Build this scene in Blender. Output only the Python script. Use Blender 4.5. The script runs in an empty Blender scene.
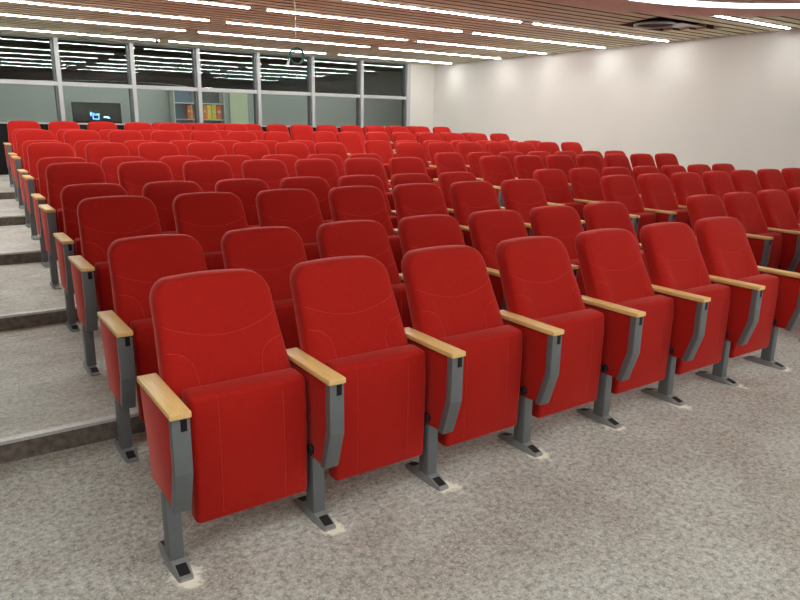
import bpy, bmesh, math, random
from mathutils import Vector, Matrix
from mathutils.bvhtree import BVHTree
random.seed(7)
scene = bpy.context.scene
COL = scene.collection

# ------------------------------------------------------------------ helpers
def link(o, parent=None):
    COL.objects.link(o)
    if parent is not None:
        o.parent = parent
    return o

def mobj(name, bm, mat, parent=None, smooth=False, loc=(0, 0, 0)):
    me = bpy.data.meshes.new(name)
    bmesh.ops.recalc_face_normals(bm, faces=bm.faces)
    bm.to_mesh(me); bm.free()
    me.materials.append(mat)
    if smooth:
        for p in me.polygons: p.use_smooth = True
    o = bpy.data.objects.new(name, me)
    o.location = loc
    return link(o, parent)

def empty(name, loc=(0, 0, 0)):
    o = bpy.data.objects.new(name, None)
    o.empty_display_size = .1
    o.location = loc
    return link(o)

def tag(o, label, cat, group=None):
    o['label'] = label; o['category'] = cat
    if group: o['group'] = group
    return o

def struct(o):
    o['kind'] = 'structure'
    return o

def add_box(bm, x0, x1, y0, y1, z0, z1, bevel=0, seg=2):
    vs = [bm.verts.new((x, y, z)) for x in (x0, x1) for y in (y0, y1) for z in (z0, z1)]
    idx = [(0, 1, 3, 2), (4, 6, 7, 5), (0, 4, 5, 1), (2, 3, 7, 6), (0, 2, 6, 4), (1, 5, 7, 3)]
    fs = [bm.faces.new([vs[i] for i in f]) for f in idx]
    if bevel:
        es = list({e for f in fs for e in f.edges})
        bmesh.ops.bevel(bm, geom=es, offset=bevel, segments=seg, profile=.5, affect='EDGES')
    return bm

def box(*a, **k):
    return add_box(bmesh.new(), *a, **k)

def add_prism_x(bm, pts, x0, x1, bevel=0, seg=2):
    """pts: (y,z) outline extruded along x"""
    a = [bm.verts.new((x0, y, z)) for y, z in pts]
    b = [bm.verts.new((x1, y, z)) for y, z in pts]
    n = len(pts)
    fs = [bm.faces.new(a), bm.faces.new(b[::-1])]
    for i in range(n):
        fs.append(bm.faces.new((a[i], b[i], b[(i + 1) % n], a[(i + 1) % n])))
    if bevel:
        bmesh.ops.recalc_face_normals(bm, faces=fs)
        es = list({e for f in fs for e in f.edges})
        bmesh.ops.bevel(bm, geom=es, offset=bevel, segments=seg, profile=.5, affect='EDGES')
    return bm

def add_tube(bm, pts, r, n=6, closed=False):
    rings = []
    N = len(pts)
    pts = [Vector(p) for p in pts]
    prev = None
    for i, p in enumerate(pts):
        if closed:
            t = pts[(i + 1) % N] - pts[i - 1]
        else:
            t = pts[min(i + 1, N - 1)] - pts[max(i - 1, 0)]
        t.normalize()
        if prev is None:
            u = t.cross(Vector((0, 0, 1)))
            if u.length < .01: u = t.cross(Vector((1, 0, 0)))
        else:
            u = prev - t * prev.dot(t)
        u.normalize(); prev = u
        v = t.cross(u)
        rings.append([bm.verts.new(p + (u * math.cos(2 * math.pi * k / n) + v * math.sin(2 * math.pi * k / n)) * r) for k in range(n)])
    for i in range(N if closed else N - 1):
        a, b = rings[i], rings[(i + 1) % N]
        for k in range(n):
            bm.faces.new((a[k], a[(k + 1) % n], b[(k + 1) % n], b[k]))
    if not closed:
        bm.faces.new(rings[0][::-1]); bm.faces.new(rings[-1])
    return bm

def sstep(a, b, x):
    t = min(1, max(0, (x - a) / (b - a)))
    return t * t * (3 - 2 * t)

# ------------------------------------------------------------------ materials
def srgb(r, g, b):
    f = lambda c: c / 12.92 if c <= .04045 else ((c + .055) / 1.055) ** 2.4
    return (f(r / 255), f(g / 255), f(b / 255), 1)

class NT:
    def __init__(self, name):
        self.m = bpy.data.materials.new(name); self.m.use_nodes = True
        self.t = self.m.node_tree; self.t.nodes.clear()
        self.out = self.n('ShaderNodeOutputMaterial')
    def n(self, typ, **kw):
        x = self.t.nodes.new(typ)
        for k, v in kw.items():
            if k in x.inputs.keys() if hasattr(x.inputs, 'keys') else False:
                x.inputs[k].default_value = v
            else:
                setattr(x, k, v)
        return x
    def l(self, a, b): self.t.links.new(a, b)
    def ramp(self, fac, stops):
        r = self.n('ShaderNodeValToRGB')
        e = r.color_ramp.elements
        while len(e) < len(stops): e.new(.5)
        for el, (p, c) in zip(e, stops): el.position = p; el.color = c
        self.l(fac, r.inputs['Fac']); return r.outputs['Color']
    def math(self, op, a, b=None, c=None):
        m = self.n('ShaderNodeMath', operation=op)
        for i, v in enumerate((a, b, c)):
            if v is None: continue
            if isinstance(v, (int, float)): m.inputs[i].default_value = v
            else: self.l(v, m.inputs[i])
        return m.outputs[0]
    def mix(self, fac, a, b, blend='MIX'):
        m = self.n('ShaderNodeMix', data_type='RGBA', blend_type=blend)
        for s, v in ((0, fac), (6, a), (7, b)):
            if isinstance(v, (int, float)): m.inputs[s].default_value = v
            elif isinstance(v, tuple): m.inputs[s].default_value = v
            else: self.l(v, m.inputs[s])
        return m.outputs[2]
    def noise(self, scale, detail=3, vec=None, rough=.55):
        x = self.n('ShaderNodeTexNoise'); x.inputs['Scale'].default_value = scale
        x.inputs['Detail'].default_value = detail; x.inputs['Roughness'].default_value = rough
        if vec is not None: self.l(vec, x.inputs['Vector'])
        return x.outputs['Fac']
    def coords(self, kind='Object', scale=None, loc=None):
        c = self.n('ShaderNodeTexCoord').outputs[kind]
        if scale is None and loc is None: return c
        m = self.n('ShaderNodeMapping')
        if scale: m.inputs['Scale'].default_value = scale
        if loc: m.inputs['Location'].default_value = loc
        self.l(c, m.inputs['Vector']); return m.outputs[0]
    def bsdf(self, color, rough=.5, metal=0, spec=.5, bump=None, bstr=.2, bdist=.002, **kw):
        b = self.n('ShaderNodeBsdfPrincipled')
        for k, v in (('Base Color', color), ('Roughness', rough), ('Metallic', metal), ('Specular IOR Level', spec)):
            if isinstance(v, (int, float, tuple)): b.inputs[k].default_value = v
            else: self.l(v, b.inputs[k])
        for k, v in kw.items(): b.inputs[k.replace('_', ' ')].default_value = v
        if bump is not None:
            bp = self.n('ShaderNodeBump'); bp.inputs['Strength'].default_value = bstr; bp.inputs['Distance'].default_value = bdist
            self.l(bump, bp.inputs['Height']); self.l(bp.outputs[0], b.inputs['Normal'])
        self.l(b.outputs[0], self.out.inputs[0]); return b

def plain(name, c, rough=.5, metal=0, spec=.5, nscale=40, var=.12, **kw):
    t = NT(name); n = t.noise(nscale, 3, t.coords())
    d = tuple(max(0, x * (1 - var)) for x in c[:3]) + (1,); e = tuple(min(1, x * (1 + var)) for x in c[:3]) + (1,)
    t.bsdf(t.ramp(n, [(.3, d), (.7, e)]), rough, metal, spec, **kw); return t.m

def emit(name, c, s):
    t = NT(name); e = t.n('ShaderNodeEmission'); e.inputs[0].default_value = c; e.inputs[1].default_value = s
    t.l(e.outputs[0], t.out.inputs[0]); return t.m

M = {}
# red woven upholstery
t = NT('red_fabric'); co = t.coords()
fine = t.noise(900, 2, co); mid = t.noise(60, 3, co); big = t.noise(7, 2, co)
c = t.ramp(fine, [(.3, (.32, .009, .006, 1)), (.75, (.50, .014, .007, 1))])
c = t.mix(.35, c, t.ramp(mid, [(.3, (.35, .010, .007, 1)), (.7, (.49, .014, .008, 1))]))
t.bsdf(c, .85, 0, .15, bump=fine, bstr=.25, bdist=.001, Sheen_Weight=.6, Sheen_Roughness=.38, Sheen_Tint=(1, .30, .26, 1))
M['red'] = t.m
M['stitch'] = plain('pale_red_thread', (.60, .06, .05, 1), .8, 0, .2)
# beech wood
t = NT('beech_wood'); co = t.coords(scale=(60, 3, 60)); g = t.noise(3, 5, co)
c = t.ramp(g, [(.25, srgb(220, 176, 108)), (.6, srgb(240, 200, 132)), (.85, srgb(246, 212, 150))])
t.bsdf(c, .42, 0, .35, Coat_Weight=.1, Coat_Roughness=.3); M['wood'] = t.m
M['grey'] = plain('grey_powder_coat', srgb(108, 113, 115), .42, .2, .5, 300, .06)
M['foot'] = plain('cast_grey_metal', srgb(150, 153, 152), .34, .35, .5, 120, .1)
M['black'] = plain('black_plastic', (.005, .005, .006, 1), .5, 0, .3)
M['rubber'] = plain('black_rubber', (.012, .012, .012, 1), .6, 0, .4)
# vinyl floor
def floor_mat(name, lo, mi, hi, streak, dust):
    t = NT(name); co = t.coords()
    a = t.noise(1.6, 5, co, .6); b = t.noise(38, 5, co, .75); f = t.noise(170, 3, co, .75)
    c = t.ramp(b, [(.36, lo), (.5, mi), (.64, hi)])
    br = t.ramp(t.noise(2.3, 4, t.coords(loc=(3, 1, 0)), .62), [(.42, (.93, .93, .93, 1)), (.64, srgb(190, 166, 158))])
    c = t.mix(.45, c, br, 'MULTIPLY')
    c = t.mix(.75, c, t.ramp(f, [(.36, (.58, .575, .56, 1)), (.55, (1, 1, .99, 1))]), 'MULTIPLY')
    c = t.mix(t.ramp(t.noise(75, 2, t.coords(loc=(9, 4, 0)), .9), [(.55, (0, 0, 0, 1)), (.68, (.8, .8, .8, 1))]), c, srgb(236, 233, 222))
    c = t.mix(.5, c, t.ramp(a, [(.3, (.78, .77, .75, 1)), (.65, (1, 1, 1, 1))]), 'MULTIPLY')
    if streak:
        s = t.noise(3, 6, t.coords(scale=(1.2, 9, 1)), .7)
        c = t.mix(.55, c, t.ramp(s, [(.3, (.6, .59, .57, 1)), (.65, (1, 1, 1, 1))]), 'MULTIPLY')
    if dust:
        sp = t.n('ShaderNodeSeparateXYZ'); t.l(co, sp.inputs[0])
        u = t.math('SUBTRACT', t.math('MODULO', t.math('ADD', sp.outputs[0], .275 - .005 + 5.5), .55), .275)
        v = t.math('SUBTRACT', sp.outputs[1], .075)
        d = t.math('SQRT', t.math('ADD', t.math('MULTIPLY', u, u), t.math('MULTIPLY', t.math('MULTIPLY', v, v), .45)))
        d = t.math('ADD', d, t.math('MULTIPLY', t.math('SUBTRACT', t.noise(17, 4, co, .7), .5), .14))
        lim = t.math('LESS_THAN', sp.outputs[0], 4.2)
        fac = t.math('MULTIPLY', t.ramp(d, [(.030, (.9, .9, .9, 1)), (.056, (0, 0, 0, 1))]), lim)
        c = t.mix(fac, c, srgb(252, 249, 232))
    t.bsdf(c, .62, 0, .3, bump=f, bstr=.12, bdist=.002); return t.m
M['floor'] = floor_mat('mottled_grey_vinyl', srgb(150, 150, 142), srgb(200, 200, 192), srgb(228, 228, 219), False, True)
M['tier'] = floor_mat('streaked_grey_vinyl', srgb(190, 190, 182), srgb(222, 221, 213), srgb(240, 239, 231), True, False)
M['riser'] = plain('dark_riser_vinyl', srgb(112, 104, 95), .6, 0, .3, 30, .35)
M['nosing'] = plain('aluminium_nosing', srgb(205, 204, 200), .45, .15, .5, 60, .12)
# painted walls
def wall_mat(name, col):
    t = NT(name); co = t.coords(); n = t.noise(400, 2, co); b = t.noise(.8, 3, co)
    c = t.ramp(b, [(.3, tuple(x * .95 for x in col[:3]) + (1,)), (.7, col)])
    t.bsdf(c, .75, 0, .25, bump=n, bstr=.06, bdist=.001); return t.m
M['wall'] = wall_mat('off_white_paint', srgb(219, 215, 208))
M['leftwall'] = wall_mat('charcoal_paint', srgb(92, 90, 88))
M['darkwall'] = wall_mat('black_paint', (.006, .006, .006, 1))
M['greenwall'] = wall_mat('grey_green_paint', srgb(174, 178, 174))
M['creampanel'] = wall_mat('pale_cream_paint', srgb(214, 222, 190))
t = NT('slat_wood'); co = t.coords(scale=(.8, 14, 14)); g = t.noise(4, 5, co)
t.bsdf(t.ramp(g, [(.3, srgb(200, 197, 164)), (.7, srgb(228, 225, 194))]), .55, 0, .3); M['slat'] = t.m
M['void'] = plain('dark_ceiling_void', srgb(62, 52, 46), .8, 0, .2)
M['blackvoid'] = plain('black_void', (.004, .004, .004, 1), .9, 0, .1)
t = NT('pink_plaster'); co = t.coords(); n = t.noise(55, 4, co, .7)
t.bsdf(t.ramp(n, [(.35, srgb(214, 190, 182)), (.6, srgb(238, 218, 210))]), .8, 0, .2, bump=n, bstr=.3, bdist=.004); M['pink'] = t.m
M['frame'] = plain('white_aluminium', srgb(178, 178, 177), .4, .1, .5, 50, .05)
M['lightgrey'] = plain('pale_grey_metal', srgb(170, 172, 172), .35, .5)
STRIP = 41.0
M['bead'] = plain('dark_grey_aluminium', srgb(92, 96, 96), .45, .2)
M['strip'] = emit('strip_light', (.97, 1, 1, 1), STRIP)
M['ring'] = emit('ring_light', (.97, 1, 1, 1), 3.0)
M['ring_fill'] = emit('added_ring_fill', (.97, 1, 1, 1), 7.5)
M['icon'] = emit('blue_screen_glow', (.12, .35, 1, 1), 3.0)
M['ring_fill'] = emit('added_ring_fill', (.97, 1, 1, 1), 7.5)
M['icon2'] = emit('pale_screen_glow', (.45, .75, 1, 1), 2.5)
M['screen'] = plain('dark_screen', (.004, .005, .006, 1), .6, 0, .05)
t = NT('window_glass')
tr = t.n('ShaderNodeBsdfTransparent'); tr.inputs[0].default_value = (.90, .95, .93, 1)
gl = t.n('ShaderNodeBsdfGlossy'); gl.inputs['Roughness'].default_value = 0.0; gl.inputs[0].default_value = (.95, 1, .98, 1)
fr = t.n('ShaderNodeFresnel'); fr.inputs[0].default_value = 1.5
mx = t.n('ShaderNodeMixShader')
t.l(t.math('ADD', t.math('MULTIPLY', fr.outputs[0], .85), .0), mx.inputs[0]); t.l(tr.outputs[0], mx.inputs[1]); t.l(gl.outputs[0], mx.inputs[2])
t.l(mx.outputs[0], t.out.inputs[0]); M['glass'] = t.m
for nm, c in {'orange': srgb(226, 120, 30), 'yellow': srgb(228, 190, 30), 'olive': srgb(206, 186, 40), 'brown': srgb(150, 84, 40), 'rust': srgb(196, 96, 50)}.items():
    M[nm] = plain(nm + '_card', c, .5, 0, .3)
M['bluepanel'] = plain('blue_grey_board', srgb(92, 112, 136), .6)
M['greyboard'] = plain('dark_grey_board', srgb(70, 74, 74), .6)
M['shelf'] = plain('pale_shelf_board', srgb(190, 192, 186), .5)
M['cable'] = plain('dark_green_cable', srgb(44, 92, 84), .5)
M['white'] = plain('white_plastic', srgb(225, 225, 222), .4)
M['beige'] = plain('beige_laminate', srgb(200, 188, 160), .45)

# ------------------------------------------------------------------ auditorium layout (metres)
P = .55
HT = [0, .1022, .2008, .3054, .4112, .5149]      # tier heights
YT = [0, 1.8872, 3.756, 5.6446, 7.5235, 9.4488]  # tier front-row lines
D1 = .9446
SH = .0093
DR = .0443
GAP = .3114
def row_base(r):
    return SH * (r % 2) + DR * r, YT[r // 2] + D1 * (r % 2), HT[r // 2]

XL, XR, YF, YB, H = -4.6, 10.08, -6.0, 12.2, 2.9

# ------------------------------------------------------------------ floor and tiers
struct(mobj('floor', box(XL, XR, YF, 1.40, -.1, 0), M['floor']))
for i in range(1, 6):
    y0 = YT[i] - .6
    y1 = (YT[i + 1] - .6 + .1) if i < 5 else YB
    bm = box(XL, XR, y0 + .012, y1, HT[i] - .06, HT[i])
    o = struct(mobj('floor.%03d' % i, bm, M['tier']))
    bm = box(XL, XR, y0 + .004, y0 + .1, HT[i - 1] - .02, HT[i] - .012)
    struct(mobj('trim_%d' % i, bm, M['riser']))
    bm = box(XL, XR, y0, y0 + .045, HT[i] - .014, HT[i] + .003, bevel=.002)
    struct(mobj('trim_%d' % (i + 5), bm, M['nosing']))

# ------------------------------------------------------------------ walls
struct(mobj('wall_right', box(XR, XR + .15, YF, YB + .15, -.1, 3.2), M['wall']))
struct(mobj('wall_left', box(XL - .15, XL, YF, YB + .15, -.1, 3.2), M['leftwall']))
struct(mobj('wall_front', box(XL, XR, YF - .15, YF, -.1, 3.2), M['wall']))
WX = [-4.55, -3.48, -2.21, -.94, .33, 1.60, 2.89, 4.15, 5.42, 6.69, 7.95, 9.24]
SILL, TR0, TR1 = 1.40, 2.075, 2.145
struct(mobj('wall_back', box(WX[-1] + .06, XR, YB, YB + .15, .4, 3.2), M['wall']))
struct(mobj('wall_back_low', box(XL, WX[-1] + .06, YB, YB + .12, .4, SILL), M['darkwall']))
struct(mobj('wall_back_corner', box(XL, WX[0] - .05, YB, YB + .12, SILL, 3.2), M['wall']))
# glazing: one window per bay
for i in range(len(WX) - 1):
    a, b = WX[i], WX[i + 1]
    w = struct(empty('window_%d' % (i + 1), (a, YB, SILL)))
    W = b - a
    fr = bmesh.new()
    dz = SILL
    add_box(fr, -.035, .035, -.10, .05, 0, H - dz, bevel=.004)            # left mullion
    add_box(fr, .035, W - .035, -.07, .05, TR0 - dz, TR1 - dz, bevel=.004)  # transom
    add_box(fr, .035, W - .035, -.05, .05, 0.001, .03)
    if i == len(WX) - 2:
        add_box(fr, W - .035, W + .06, -.10, .05, 0, H - dz, bevel=.004)
    mobj('window_frame', fr, M['frame'], w)
    bd = bmesh.new()
    for z0, z1 in ((.03, TR0 - dz), (TR1 - dz, H - dz - .03)):
        add_box(bd, W - .080, W - .0352, -.06, .05, z0, z1); add_box(bd, .0352, .052, -.02, .05, z0, z1)
    add_box(bd, .0352, W - .0352, -.05, .05, H - dz - .03, H - dz - .002)
    mobj('glazing_bead', bd, M['bead'], w)
    mobj('upper_pane', box(.06, W - .06, .0, .006, TR1 - dz - .01, H - dz - .02), M['glass'], w)
    mobj('lower_pane', box(.06, W - .06, .0, .006, .02, TR0 - dz + .01), M['glass'], w)

# room behind the glass
RB = 14.7
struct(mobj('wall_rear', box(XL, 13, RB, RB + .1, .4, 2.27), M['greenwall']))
struct(mobj('wall_rear_top', box(XL, 13, RB, RB + .1, 2.27, 3.2), M['darkwall']))  # black colour stands in for the unlit upper part of this room
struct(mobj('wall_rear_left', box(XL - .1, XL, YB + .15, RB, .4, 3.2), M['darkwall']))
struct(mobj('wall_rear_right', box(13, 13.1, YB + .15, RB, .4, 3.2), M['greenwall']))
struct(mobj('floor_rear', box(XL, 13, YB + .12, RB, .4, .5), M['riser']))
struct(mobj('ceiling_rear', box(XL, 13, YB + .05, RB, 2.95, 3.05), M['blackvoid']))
struct(mobj('door_1', box(5.72, 6.18, RB - .04, RB, .5, 2.2), M['creampanel']))
# wall screen
s = tag(empty('wall_screen', (2.6, 14.25, 1.35)), 'black screen with glowing blue icons behind the glass wall', 'screen')
mobj('casing', box(-.49, .49, 0, .06, 0, .50, bevel=.008), M['screen'], s)
ic = bmesh.new()
for (x0, x1, z0, z1) in ((-.10, -.085, .15, .25), (.015, .03, .17, .25), (-.10, .03, .235, .25), (-.10, .03, .15, .165), (-.145, -.12, .22, .30), (-.12, -.06, .265, .28), (-.03, .05, .255, .27)):
    add_box(ic, x0, x1, -.004, -.0005, z0, z1)
mobj('screen_icon', ic, M['icon'], s)
ic = bmesh.new(); add_box(ic, .12, .22, -.004, -.0005, .185, .215, bevel=.001); add_box(ic, .20, .25, -.004, -.0005, .175, .19)
mobj('screen_icon', ic, M['icon2'], s)
mobj('stand', box(-.04, .04, .01, .05, -.85, .0), M['black'], s)
mobj('stand_base', box(-.3, .3, -.1, .2, -.85, -.83, bevel=.004), M['black'], s)
# shelving and binders
sh = tag(empty('shelving_unit', (4.24, 14.2, .5)), 'shelving unit with blue back holding binders behind the glass wall', 'shelves')
mobj('back_board', box(0, .50, .29, .31, 0, 1.75), M['bluepanel'], sh)
mobj('back_board', box(.501, 1.17, .29, .31, 0, 1.75), M['greyboard'], sh)
for z in (.0, .50, 1.02, 1.385 + .0):
    mobj('shelf', box(.011, 1.159, 0, .289, z, z + .022), M['shelf'], sh)
mobj('side_panel', box(-.012, .010, -.01, .31, 0, 1.75), M['shelf'], sh)
mobj('side_panel', box(1.16, 1.18, -.01, .31, 0, 1.75), M['shelf'], sh)
mobj('divider', box(.5, .52, .0, .289, 0.0, 1.75), M['shelf'], sh)
bx = [(.30, .055, 'rust', .27, 'rust spine'), (.365, .05, 'orange', .28, 'orange spine'), (.56, .10, 'brown', .27, ''), (.67, .075, 'orange', .28, ''), (.755, .10, 'yellow', .29, ''), (.865, .11, 'olive', .30, ''), (.985, .12, 'rust', .28, '')]
wh = ['rust-coloured binder beside the blue shelf board, left compartment', 'orange binder left of the shelf divider, left compartment', 'brown binder first in the right compartment of the shelving',
      'orange binder between brown and yellow ones behind the glass', 'yellow binder beside the orange binder in right compartment', 'mustard yellow binder second from right in right compartment', 'rust brown binder at the right end of the right compartment']
for (x, w, m, h, _), lb in zip(bx, wh):
    b = tag(empty('binder', (4.24 + x + w / 2, 14.22, .5 + 1.042)), lb, 'binder', 'binders on the shelf behind glass')
    # the binders stand on the third board
    mobj('cover', box(-w / 2, w / 2, 0, .22, 0, h + .03, bevel=.006), M[m], b)
    mobj('spine_label', box(-w / 4, w / 4, -.002, .001, .15, .2), M['shelf'], b)
# added fill light for the room behind, without any fixture
lb = bpy.data.lights.new('rear_room_fill', 'AREA'); lb.shape = 'RECTANGLE'; lb.size = 11; lb.size_y = .3; lb.energy = 44; lb.color = (1, .98, .92)
lo = bpy.data.objects.new('rear_room_fill', lb); lo.location = (4.5, 13.1, 2.9); lo.rotation_euler = (math.radians(25), 0, 0); link(lo)

# small desk by the left aisle at the back
d = tag(empty('desk', (.05, 11.1, HT[5])), 'small desk with beige top at the back beside the left aisle', 'desk')
mobj('desk_top', box(-.9, .36, 0, .55, .67, .70, bevel=.004), M['beige'], d)
mobj('modesty_panel', box(-.88, .34, .04, .06, .0, .36), M['darkwall'], d)
mobj('shelf', box(-.88, .34, .02, .50, .43, .49, bevel=.004), M['white'], d)
for x in (-.86, .30):
    mobj('leg', box(x, x + .03, .08, .5, 0, .67), M['black'], d)

# ------------------------------------------------------------------ ceiling
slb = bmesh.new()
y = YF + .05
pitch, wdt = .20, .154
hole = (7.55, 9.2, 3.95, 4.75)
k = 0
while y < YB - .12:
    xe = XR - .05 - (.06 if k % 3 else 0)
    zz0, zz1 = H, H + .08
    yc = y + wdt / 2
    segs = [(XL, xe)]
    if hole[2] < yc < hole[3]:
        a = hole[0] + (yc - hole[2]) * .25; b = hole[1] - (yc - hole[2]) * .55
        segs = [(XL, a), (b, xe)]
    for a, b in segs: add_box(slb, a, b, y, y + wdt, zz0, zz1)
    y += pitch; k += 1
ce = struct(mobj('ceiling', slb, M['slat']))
ce.data.materials.append(plain('gap_shade_slat_side', srgb(92, 70, 56), .7, 0, .2))  # shade in the gaps between slats, put into the side colour
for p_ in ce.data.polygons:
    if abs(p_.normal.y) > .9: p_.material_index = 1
struct(mobj('ceiling_void', box(XL, XR, YF, YB, H + .12, H + .2), M['void']))
# dropped disc with ring light
CX, CY, R = 5.1, .13, 3.17
ZD = 2.70
def ring_bm(r0, r1, z0, z1, n=96):
    bm = bmesh.new()
    V = []
    for i in range(n):
        a = 2 * math.pi * i / n
        c, s_ = math.cos(a), math.sin(a)
        V.append([bm.verts.new((r * c, r * s_, z)) for r, z in ((r0, z0), (r1, z0), (r1, z1), (r0, z1))])
    for i in range(n):
        A, B = V[i], V[(i + 1) % n]
        for j in range(4):
            bm.faces.new((A[j], B[j], B[(j + 1) % 4], A[(j + 1) % 4]))
    return bm
def disc(cx, cy, R, label, mat='ring'):
    bm = bmesh.new()
    bmesh.ops.create_cone(bm, cap_ends=True, segments=96, radius1=R, radius2=R, depth=.19)
    struct(mobj('ceiling_disc', bm, M['pink'], loc=(cx, cy, ZD + .095)))
    rg = tag(empty('ring_light', (cx, cy, ZD)), label, 'ceiling light')
    a, b = R * .72, R * .805
    mobj('diffuser', ring_bm(a, b, -.012, -.001), M[mat], rg)
    mobj('rim', ring_bm(a - .018, a - .001, -.014, -.001), M['white'], rg)
    mobj('rim', ring_bm(b + .001, b + .018, -.014, -.001), M['white'], rg)
disc(CX, CY, R, 'large round white ring light on the pinkish dropped ceiling disc at upper right')
disc(-1.0, -2.95, 2.9, 'added large ring light on a made-up second disc, above the front floor', 'ring_fill')  # unseen second disc and stronger ring, added to brighten the front

ROWSY = [11.34, 9.65, 8.28, 6.84, 5.50]
cols = [(-3.6, -.42, 'far left'), (-.15, 3.06, 'left'), (3.32, 6.53, 'middle'), (6.76, 9.88, 'right')]
ordn = ['first', 'second', 'third', 'fourth', 'fifth']
def strip(x0, x1, y, label):
    o = tag(empty('ceiling_light', ((x0 + x1) / 2, y, H)), label, 'ceiling light', 'linear ceiling lights')
    h = (x1 - x0) / 2
    hb = box(-h - .012, h + .012, -.022, .022, .0, .05)
    add_box(hb, -h - .012, -h - .0005, -.022, .022, -.012, .0); add_box(hb, h + .0005, h + .012, -.022, .022, -.012, .0)
    mobj('housing', hb, M['white'], o)
    mobj('diffuser', box(-h, h, -.017, .017, -.010, -.0002, bevel=.003), M['strip'], o)
    return o
for i, yy in enumerate(ROWSY):
    for x0, x1, nm in cols:
        dx = (.13, .08, .0, .03, .0)[i]
        if nm != 'far left': x0 = x0 + dx * (.4 if nm == 'middle' else 1); x1 = min(x1 + dx * (.4 if nm == 'middle' and i == 0 else 1), 9.91)
        rowname = 'nearest the window wall' if i == 0 else ordn[i] + ' row from the window wall'
        strip(x0, x1, yy, 'white linear ceiling light, %s, %s' % (rowname, {'far left': 'beyond the left aisle', 'left': 'left end', 'middle': 'middle of the row', 'right': 'end by right wall'}[nm]))
strip(7.6, 9.82, 3.50, 'short white linear ceiling light beside the dropped disc and right wall')
for i, yy in enumerate((-3.4, -4.45, -5.5)):  # unseen strips added to light the front floor and first rows
    for x0, x1, nm in cols[2:]:
        strip(x0, x1, yy, 'added linear fill light over the unseen front stage, %s row, %s' % (ordn[i], nm))
for x0, x1, nm in cols[1:3]:
    strip(x0, min(x1, 5.0), 4.1, 'white linear ceiling light behind the ring discs, %s' % {'far left': 'beyond the left aisle', 'left': 'over the left block', 'middle': 'over the middle aisle'}[nm])
# dark bracket on the light
mobj('sensor', box(3.11, 3.15, 11.23, 11.30, 2.84, 2.90, bevel=.004), M['black'])
tag(bpy.data.objects['sensor'], 'small black sensor clipped beside the light nearest the windows', 'sensor')
# round diffuser hanging in the ceiling opening
v = tag(empty('ceiling_vent', (8.15, 4.50, 2.90)), 'round grey air diffuser hanging in the dark ceiling opening', 'vent')
bm = bmesh.new()
add_tube(bm, [(.27 * math.cos(a * math.pi / 24), .27 * math.sin(a * math.pi / 24), 0) for a in range(48)], .018, 8, True)
mobj('rim', bm, M['lightgrey'], v, True)
bm = bmesh.new(); bmesh.ops.create_cone(bm, cap_ends=True, segments=40, radius1=.25, radius2=.16, depth=.09)
mobj('cone', bm, M['void'], v, loc=(0, 0, .05))
p = mobj('access_panel', box(8.45, 9.05, 4.28, 4.62, 2.925, 2.935), M['lightgrey'])
tag(p, 'grey access panel lying open in the ceiling beside the round diffuser', 'panel')
# dark backing over opening
struct(mobj('ceiling_opening', box(hole[0] - .05, hole[1] + .05, hole[2] - .05, hole[3] + .05, H + .07, H + .11), M['blackvoid']))

# hanging cable
cb = tag(empty('hanging_cable', (3.31, 5.97, 2.9)), 'coiled dark green cable hanging from the ceiling on a white wire', 'cable')
mobj('wire', add_tube(bmesh.new(), [(0, 0, .0), (.002, 0, -.3), (0, 0, -.55)], .004, 6), M['white'], cb, True)
pts = []
for i in range(0, 145):
    a = i / 144 * 2 * math.pi * 4 + math.pi / 2
    q = i / 144
    r = .092 + .012 * math.sin(3 * a * .31 + 1)
    pts.append((.012 + r * math.cos(a) * 1.0, .012 * math.sin(q * 9), -.635 + r * math.sin(a) * 1.0))
pts += [(-.04, 0, -.60), (-.075, 0, -.66), (-.10, .0, -.70)]
mobj('coil', add_tube(bmesh.new(), pts, .0075, 6), M['cable'], cb, True)
mobj('plug', add_tube(bmesh.new(), [(-.098, 0, -.695), (-.112, 0, -.725), (-.122, 0, -.745)], .016, 8), M['white'], cb, True)

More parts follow.
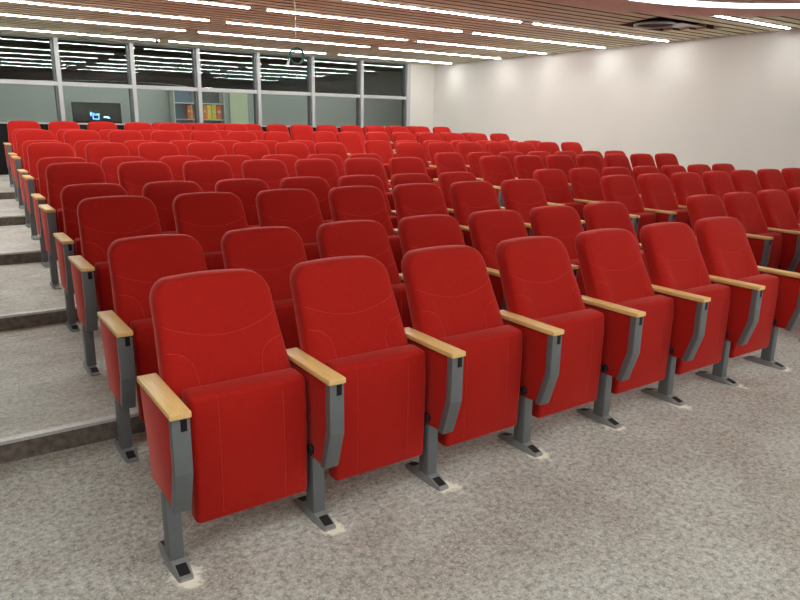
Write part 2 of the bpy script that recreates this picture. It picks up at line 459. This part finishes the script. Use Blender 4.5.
# ------------------------------------------------------------------ the chair
def back_bm():
    C0 = Vector((0, .70))
    out = []
    zt, rc = .941, .078
    def hw(z): return .238 - .019 * sstep(.50, .88, z)
    z0 = .44
    for i in range(9):                     # right side, upwards
        z = z0 + (zt - rc - z0) * i / 8
        out.append((hw(z), z))
    for i in range(1, 8):
        a = math.pi / 2 * i / 8
        out.append((hw(zt - rc) - rc + rc * math.cos(a), zt - rc - .004 + (rc + .004) * math.sin(a)))
    xr = hw(zt - rc) - rc
    for i in range(0, 9):
        x = xr - 2 * xr * i / 8
        out.append((x, zt + .006 * (1 - (x / xr) ** 2)))
    left = [(-x, z) for x, z in out[:16]][::-1]
    out = out + left
    for i in range(1, 6):
        out.append((-hw(z0) + 2 * hw(z0) * i / 6, z0))
    n = len(out)
    def yc(z):
        return .312 + (z - .6) * .485
    T = .046; TR = .068; pw = 6.0; pr = 4.0
    def yf(x, z, s):
        o = -T * (1 - s ** pw) ** (1 / pw) if s < 1 else 0
        k = 1 - s ** 6
        o -= .006 * k * sstep(.775, .83, z)                       # headrest pad
        o -= .016 * k * sstep(.12, .19, abs(x)) * sstep(.83, .70, z)  # side bolsters
        o += .006 * k * sstep(.16, .05, abs(x)) * sstep(.80, .66, z)
        return yc(z) + o
    def yr(x, z, s):
        return yc(z) + (TR * (1 - s ** pr) ** (1 / pr) if s < 1 else 0)
    bm = bmesh.new()
    ss = [1.0, .992, .975, .95, .91, .85, .76, .64, .50, .34, .18]
    def ring(s, fn):
        L = []
        for x, z in out:
            p = C0 + (Vector((x, z)) - C0) * s
            L.append(bm.verts.new((p.x, fn(p.x, p.y, s), p.y)))
        return L
    edge = ring(1.0, yf)
    for fn in (yf, yr):
        prev = edge
        for s in ss[1:]:
            cur = ring(s, fn)
            for i in range(n):
                bm.faces.new((prev[i], prev[(i + 1) % n], cur[(i + 1) % n], cur[i]))
            prev = cur
        c = bm.verts.new((C0.x, fn(C0.x, C0.y, 0), C0.y))
        for i in range(n):
            bm.faces.new((prev[i], prev[(i + 1) % n], c))
    return bm

def seat_bm():
    bm = bmesh.new()
    w = .2135
    pts = [(.142, .128), (.136, .30), (.135, .50), (.144, .600), (.245, .606), (.235, .45), (.215, .128)]
    add_prism_x(bm, pts, -w, w, bevel=.020, seg=4)
    return bm

_b = back_bm(); bmesh.ops.recalc_face_normals(_b, faces=_b.faces)
BVB = BVHTree.FromBMesh(_b); _b.free()
_s = seat_bm(); bmesh.ops.recalc_face_normals(_s, faces=_s.faces)
BVS = BVHTree.FromBMesh(_s); _s.free()
def on(bvh, x, z, eps=.0003):
    h = bvh.ray_cast(Vector((x, -1, z)), Vector((0, 1, 0)))
    return None if h[0] is None else (x, h[0].y - eps, z)
def seam(bm, bvh, f, n=24, r=.0009):
    pts = [on(bvh, *f(i / n)) for i in range(n + 1)]
    pts = [p for p in pts if p]
    if len(pts) > 2: add_tube(bm, pts, r, 4)
def back_seams():
    L = []
    bm = bmesh.new()
    seam(bm, BVB, lambda t: (-.207 + .414 * t, .793 - .050 * math.sin(math.pi * t) ** .9), 28); L.append(bm)
    for sg in (-1, 1):
        def f(t, sg=sg):
            if t > .75: return (sg * (.117 - .004 * (t - .75) * 4), .60 - .10 * (t - .75) * 4)
            a = t / .75 * math.pi / 2
            return (sg * (.213 - .094 * math.sin(a) ** .8), .600 + .108 * max(0, math.cos(a)) ** .9)
        bm = bmesh.new(); seam(bm, BVB, f, 28); L.append(bm)
    return L
def seat_seams():
    L = []
    for sg in (-1, 1):
        bm = bmesh.new(); seam(bm, BVS, lambda t, sg=sg: (sg * .118, .590 - .45 * t), 16, .0008); L.append(bm)
    return L

CXS = .267   # centre of the seat measured from the armrest centre
PANEL = [(.004, .604), (.004, .418), (.050, .268), (.312, .268), (.392, .592)]
PROTO = {}
def mesh_of(name, bm, mat, smooth):
    me = bpy.data.meshes.new(name)
    bmesh.ops.recalc_face_normals(bm, faces=bm.faces)
    bm.to_mesh(me); bm.free(); me.materials.append(mat)
    for p in me.polygons: p.use_smooth = smooth
    return me
def auto(me):
    me.set_sharp_from_angle(angle=math.radians(35))
    return me
MESH = {
    'backrest': mesh_of('backrest', back_bm(), M['red'], True),
    'seat': mesh_of('seat', seat_bm(), M['red'], True),
    'armrest': mesh_of('armrest', box(-.035, .033, -.012,   .384, .6055, .6265, bevel=.004, seg=2), M['wood'], True),
    'side_panel': mesh_of('side_panel', add_prism_x(bmesh.new(), PANEL, -.0255, .0255, bevel=.003), M['red'], True),
    'front_trim': mesh_of('front_trim', add_prism_x(bmesh.new(), [(-.004, .603), (-.004, .417), (.044, .262), (.078, .262), (.030, .423), (.030, .603)], -.0285, .0285, bevel=.002), M['grey'], True),
    'number_slot': mesh_of('number_slot', box(-.002, .018, -.0055, .01, .562, .6015), M['black'], False),
    'post': mesh_of('post', box(-.0245, .0245, .135, .20, .028, .2675, bevel=.003), M['grey'], True),
    'rubber_pad': None,
}
bm = bmesh.new()
# boat-shaped foot
def foot_bm():
    bm = bmesh.new()
    prof = [(.050, .022, .010), (.057, .026, .014), (.115, .031, .028), (.132, .033, .035), (.20, .033, .035), (.245, .031, .028), (.305, .026, .014), (.313, .022, .010)]
    R_ = []
    for y, w, h in prof:
        R_.append([bm.verts.new(p) for p in ((-w, y, 0), (w, y, 0), (w, y, h * .55), (w - .006, y, h), (-w + .006, y, h), (-w, y, h * .55))])
    for a, b in zip(R_, R_[1:]):
        for j in range(6): bm.faces.new((a[j], a[(j + 1) % 6], b[(j + 1) % 6], b[j]))
    bm.faces.new(R_[0][::-1]); bm.faces.new(R_[-1])
    return bm
def pad_bm(y0, y1, z0, z1):
    bm = bmesh.new(); w = .0185
    add_prism_x(bm, [(y0, z0 - .004), (y0, z0 + .0015), (y1, z1 + .0015), (y1, z1 - .004)], -w, w, bevel=.0008, seg=1)
    return bm
MESH['foot'] = mesh_of('foot', foot_bm(), M['foot'], True)
MESH['front_pad'] = mesh_of('rubber_pad', pad_bm(.063, .114, .0154, .0277), M['rubber'], False)
MESH['rear_pad'] = mesh_of('rubber_pad', pad_bm(.249, .301, .0272, .0150), M['rubber'], False)
bm = bmesh.new(); bmesh.ops.create_uvsphere(bm, u_segments=14, v_segments=10, radius=.020)
for v_ in bm.verts: v_.co.x *= .7
MESH['pivot_knob'] = mesh_of('pivot_knob', bm, M['black'], True)
for k_ in ('seat', 'armrest', 'side_panel', 'front_trim', 'post', 'foot'): auto(MESH[k_])

BSEAM = []
for i_, b_ in enumerate(back_seams()): MESH['bs%d' % i_] = mesh_of('seam', b_, M['stitch'], True); BSEAM.append('bs%d' % i_)
SSEAM = []
for i_, b_ in enumerate(seat_seams()): MESH['ss%d' % i_] = mesh_of('seam', b_, M['stitch'], True); SSEAM.append('ss%d' % i_)
def part(kind, parent, loc=(0, 0, 0), name=None):
    o = bpy.data.objects.new(name or kind, MESH[kind]); o.location = loc
    return link(o, parent)
def end_frame(t, dx, detail, knob=True):
    part('armrest', t, (dx, 0, 0))
    sp = part('side_panel', t, (dx, 0, 0))
    ft = part('front_trim', sp); ft['label'] = 'grey metal front edge'
    if detail >= 2: part('number_slot', sp)
    po = part('post', t, (dx - .005, 0, 0))
    if knob: part('pivot_knob', t, (dx - .031, .150, .300))
    fo = part('foot', t, (dx - .002, 0, 0))
    if detail >= 2:
        part('front_pad', fo, name='rubber_pad'); part('rear_pad', fo, name='rubber_pad')
def chair(x, y, z, label, detail, left_end=False, right_end=False):
    t = tag(empty('auditorium_chair', (x, y, z)), label, 'chair', 'red auditorium chairs')
    b = part('backrest', t, (CXS, 0, 0))
    s = part('seat', t, (CXS + .018, 0, 0))
    if detail >= 1:
        for q_ in BSEAM: part(q_, b, name='seam')
        for q_ in SSEAM: part(q_, s, name='seam')
    end_frame(t, 0, detail, knob=not left_end)
    if right_end: end_frame(t, P, detail, knob=True)
    return t

ORD = ['first', 'second', 'third', 'fourth', 'fifth', 'sixth', 'seventh', 'eighth', 'ninth', 'tenth', 'eleventh', 'twelfth']
TW = {1: -.006, 2: -.014, 3: -.006, 4: .012, 5: .008, 6: -.004}
def rowname(r): return 'front row' if r == 0 else ('last row before the window wall' if r == 11 else ORD[r] + ' row')
for r in range(12):
    bx_, by_, bz_ = row_base(r)
    det = 2 if r <= 3 else (1 if r <= 5 else 0)
    if r == 11:
        for i in range(11):
            k = 4.12 + i
            lab = 'red auditorium chair in last row before the window wall, %s from its left end' % ORD[i] if i < 10 else 'red auditorium chair at the right end of the last row before the windows'
            if i == 0: lab = 'red auditorium chair at the left end of the last row before the windows'
            chair(bx_ + k * P, by_, bz_, lab, det, i == 0, i == 10)
        continue
    for k in range(7):
        if k == 0: lab = 'red auditorium chair with exposed side panel, %s, at the left aisle' % rowname(r)
        elif k == 6: lab = 'red auditorium chair, %s of left block, last before the middle aisle' % rowname(r)
        else: lab = 'red auditorium chair in %s of left block, %s from the left aisle' % (rowname(r), ORD[k])
        chair(bx_ + k * P + (TW.get(k, 0) if r == 0 else 0), by_, bz_, lab, det, k == 0, k == 6)
    for k in range(7):
        if k == 0: lab = 'red auditorium chair in %s of right block, first beside the middle aisle' % rowname(r)
        elif k == 6: lab = 'red auditorium chair in %s of right block, nearest the white side wall' % rowname(r)
        else: lab = 'red auditorium chair in %s of right block, %s from the middle aisle' % (rowname(r), ORD[k])
        chair(bx_ + (k + 8 + GAP) * P, by_, bz_, lab, det, k == 0, k == 6)

# ------------------------------------------------------------------ camera
yaw, pit, rol = .60011, .25186, .01565
fw = Vector((math.sin(yaw) * math.cos(pit), math.cos(yaw) * math.cos(pit), -math.sin(pit)))
rt = Vector((math.cos(yaw), -math.sin(yaw), 0)); up = rt.cross(fw)
r2 = rt * math.cos(rol) + up * math.sin(rol); u2 = up * math.cos(rol) - rt * math.sin(rol)
cam = bpy.data.cameras.new('camera'); cam.sensor_width = 36; cam.lens = 680.75 * 36 / 800; cam.clip_end = 100; cam.clip_start = .05
co = bpy.data.objects.new('camera', cam)
m3 = Matrix((r2, u2, -fw)).transposed()
co.matrix_world = Matrix.Translation((-.536, -1.9631, 1.4852)) @ m3.to_4x4()
link(co); scene.camera = co

# ------------------------------------------------------------------ world and view
w = bpy.data.worlds.new('world'); scene.world = w; w.use_nodes = True
w.node_tree.nodes['Background'].inputs[0].default_value = (.5, .5, .5, 1)
w.node_tree.nodes['Background'].inputs[1].default_value = .05
vs = scene.view_settings
vs.view_transform = 'Standard'; vs.look = 'None'; vs.exposure = 0.62; vs.gamma = 1.0; vs.use_curve_mapping = False
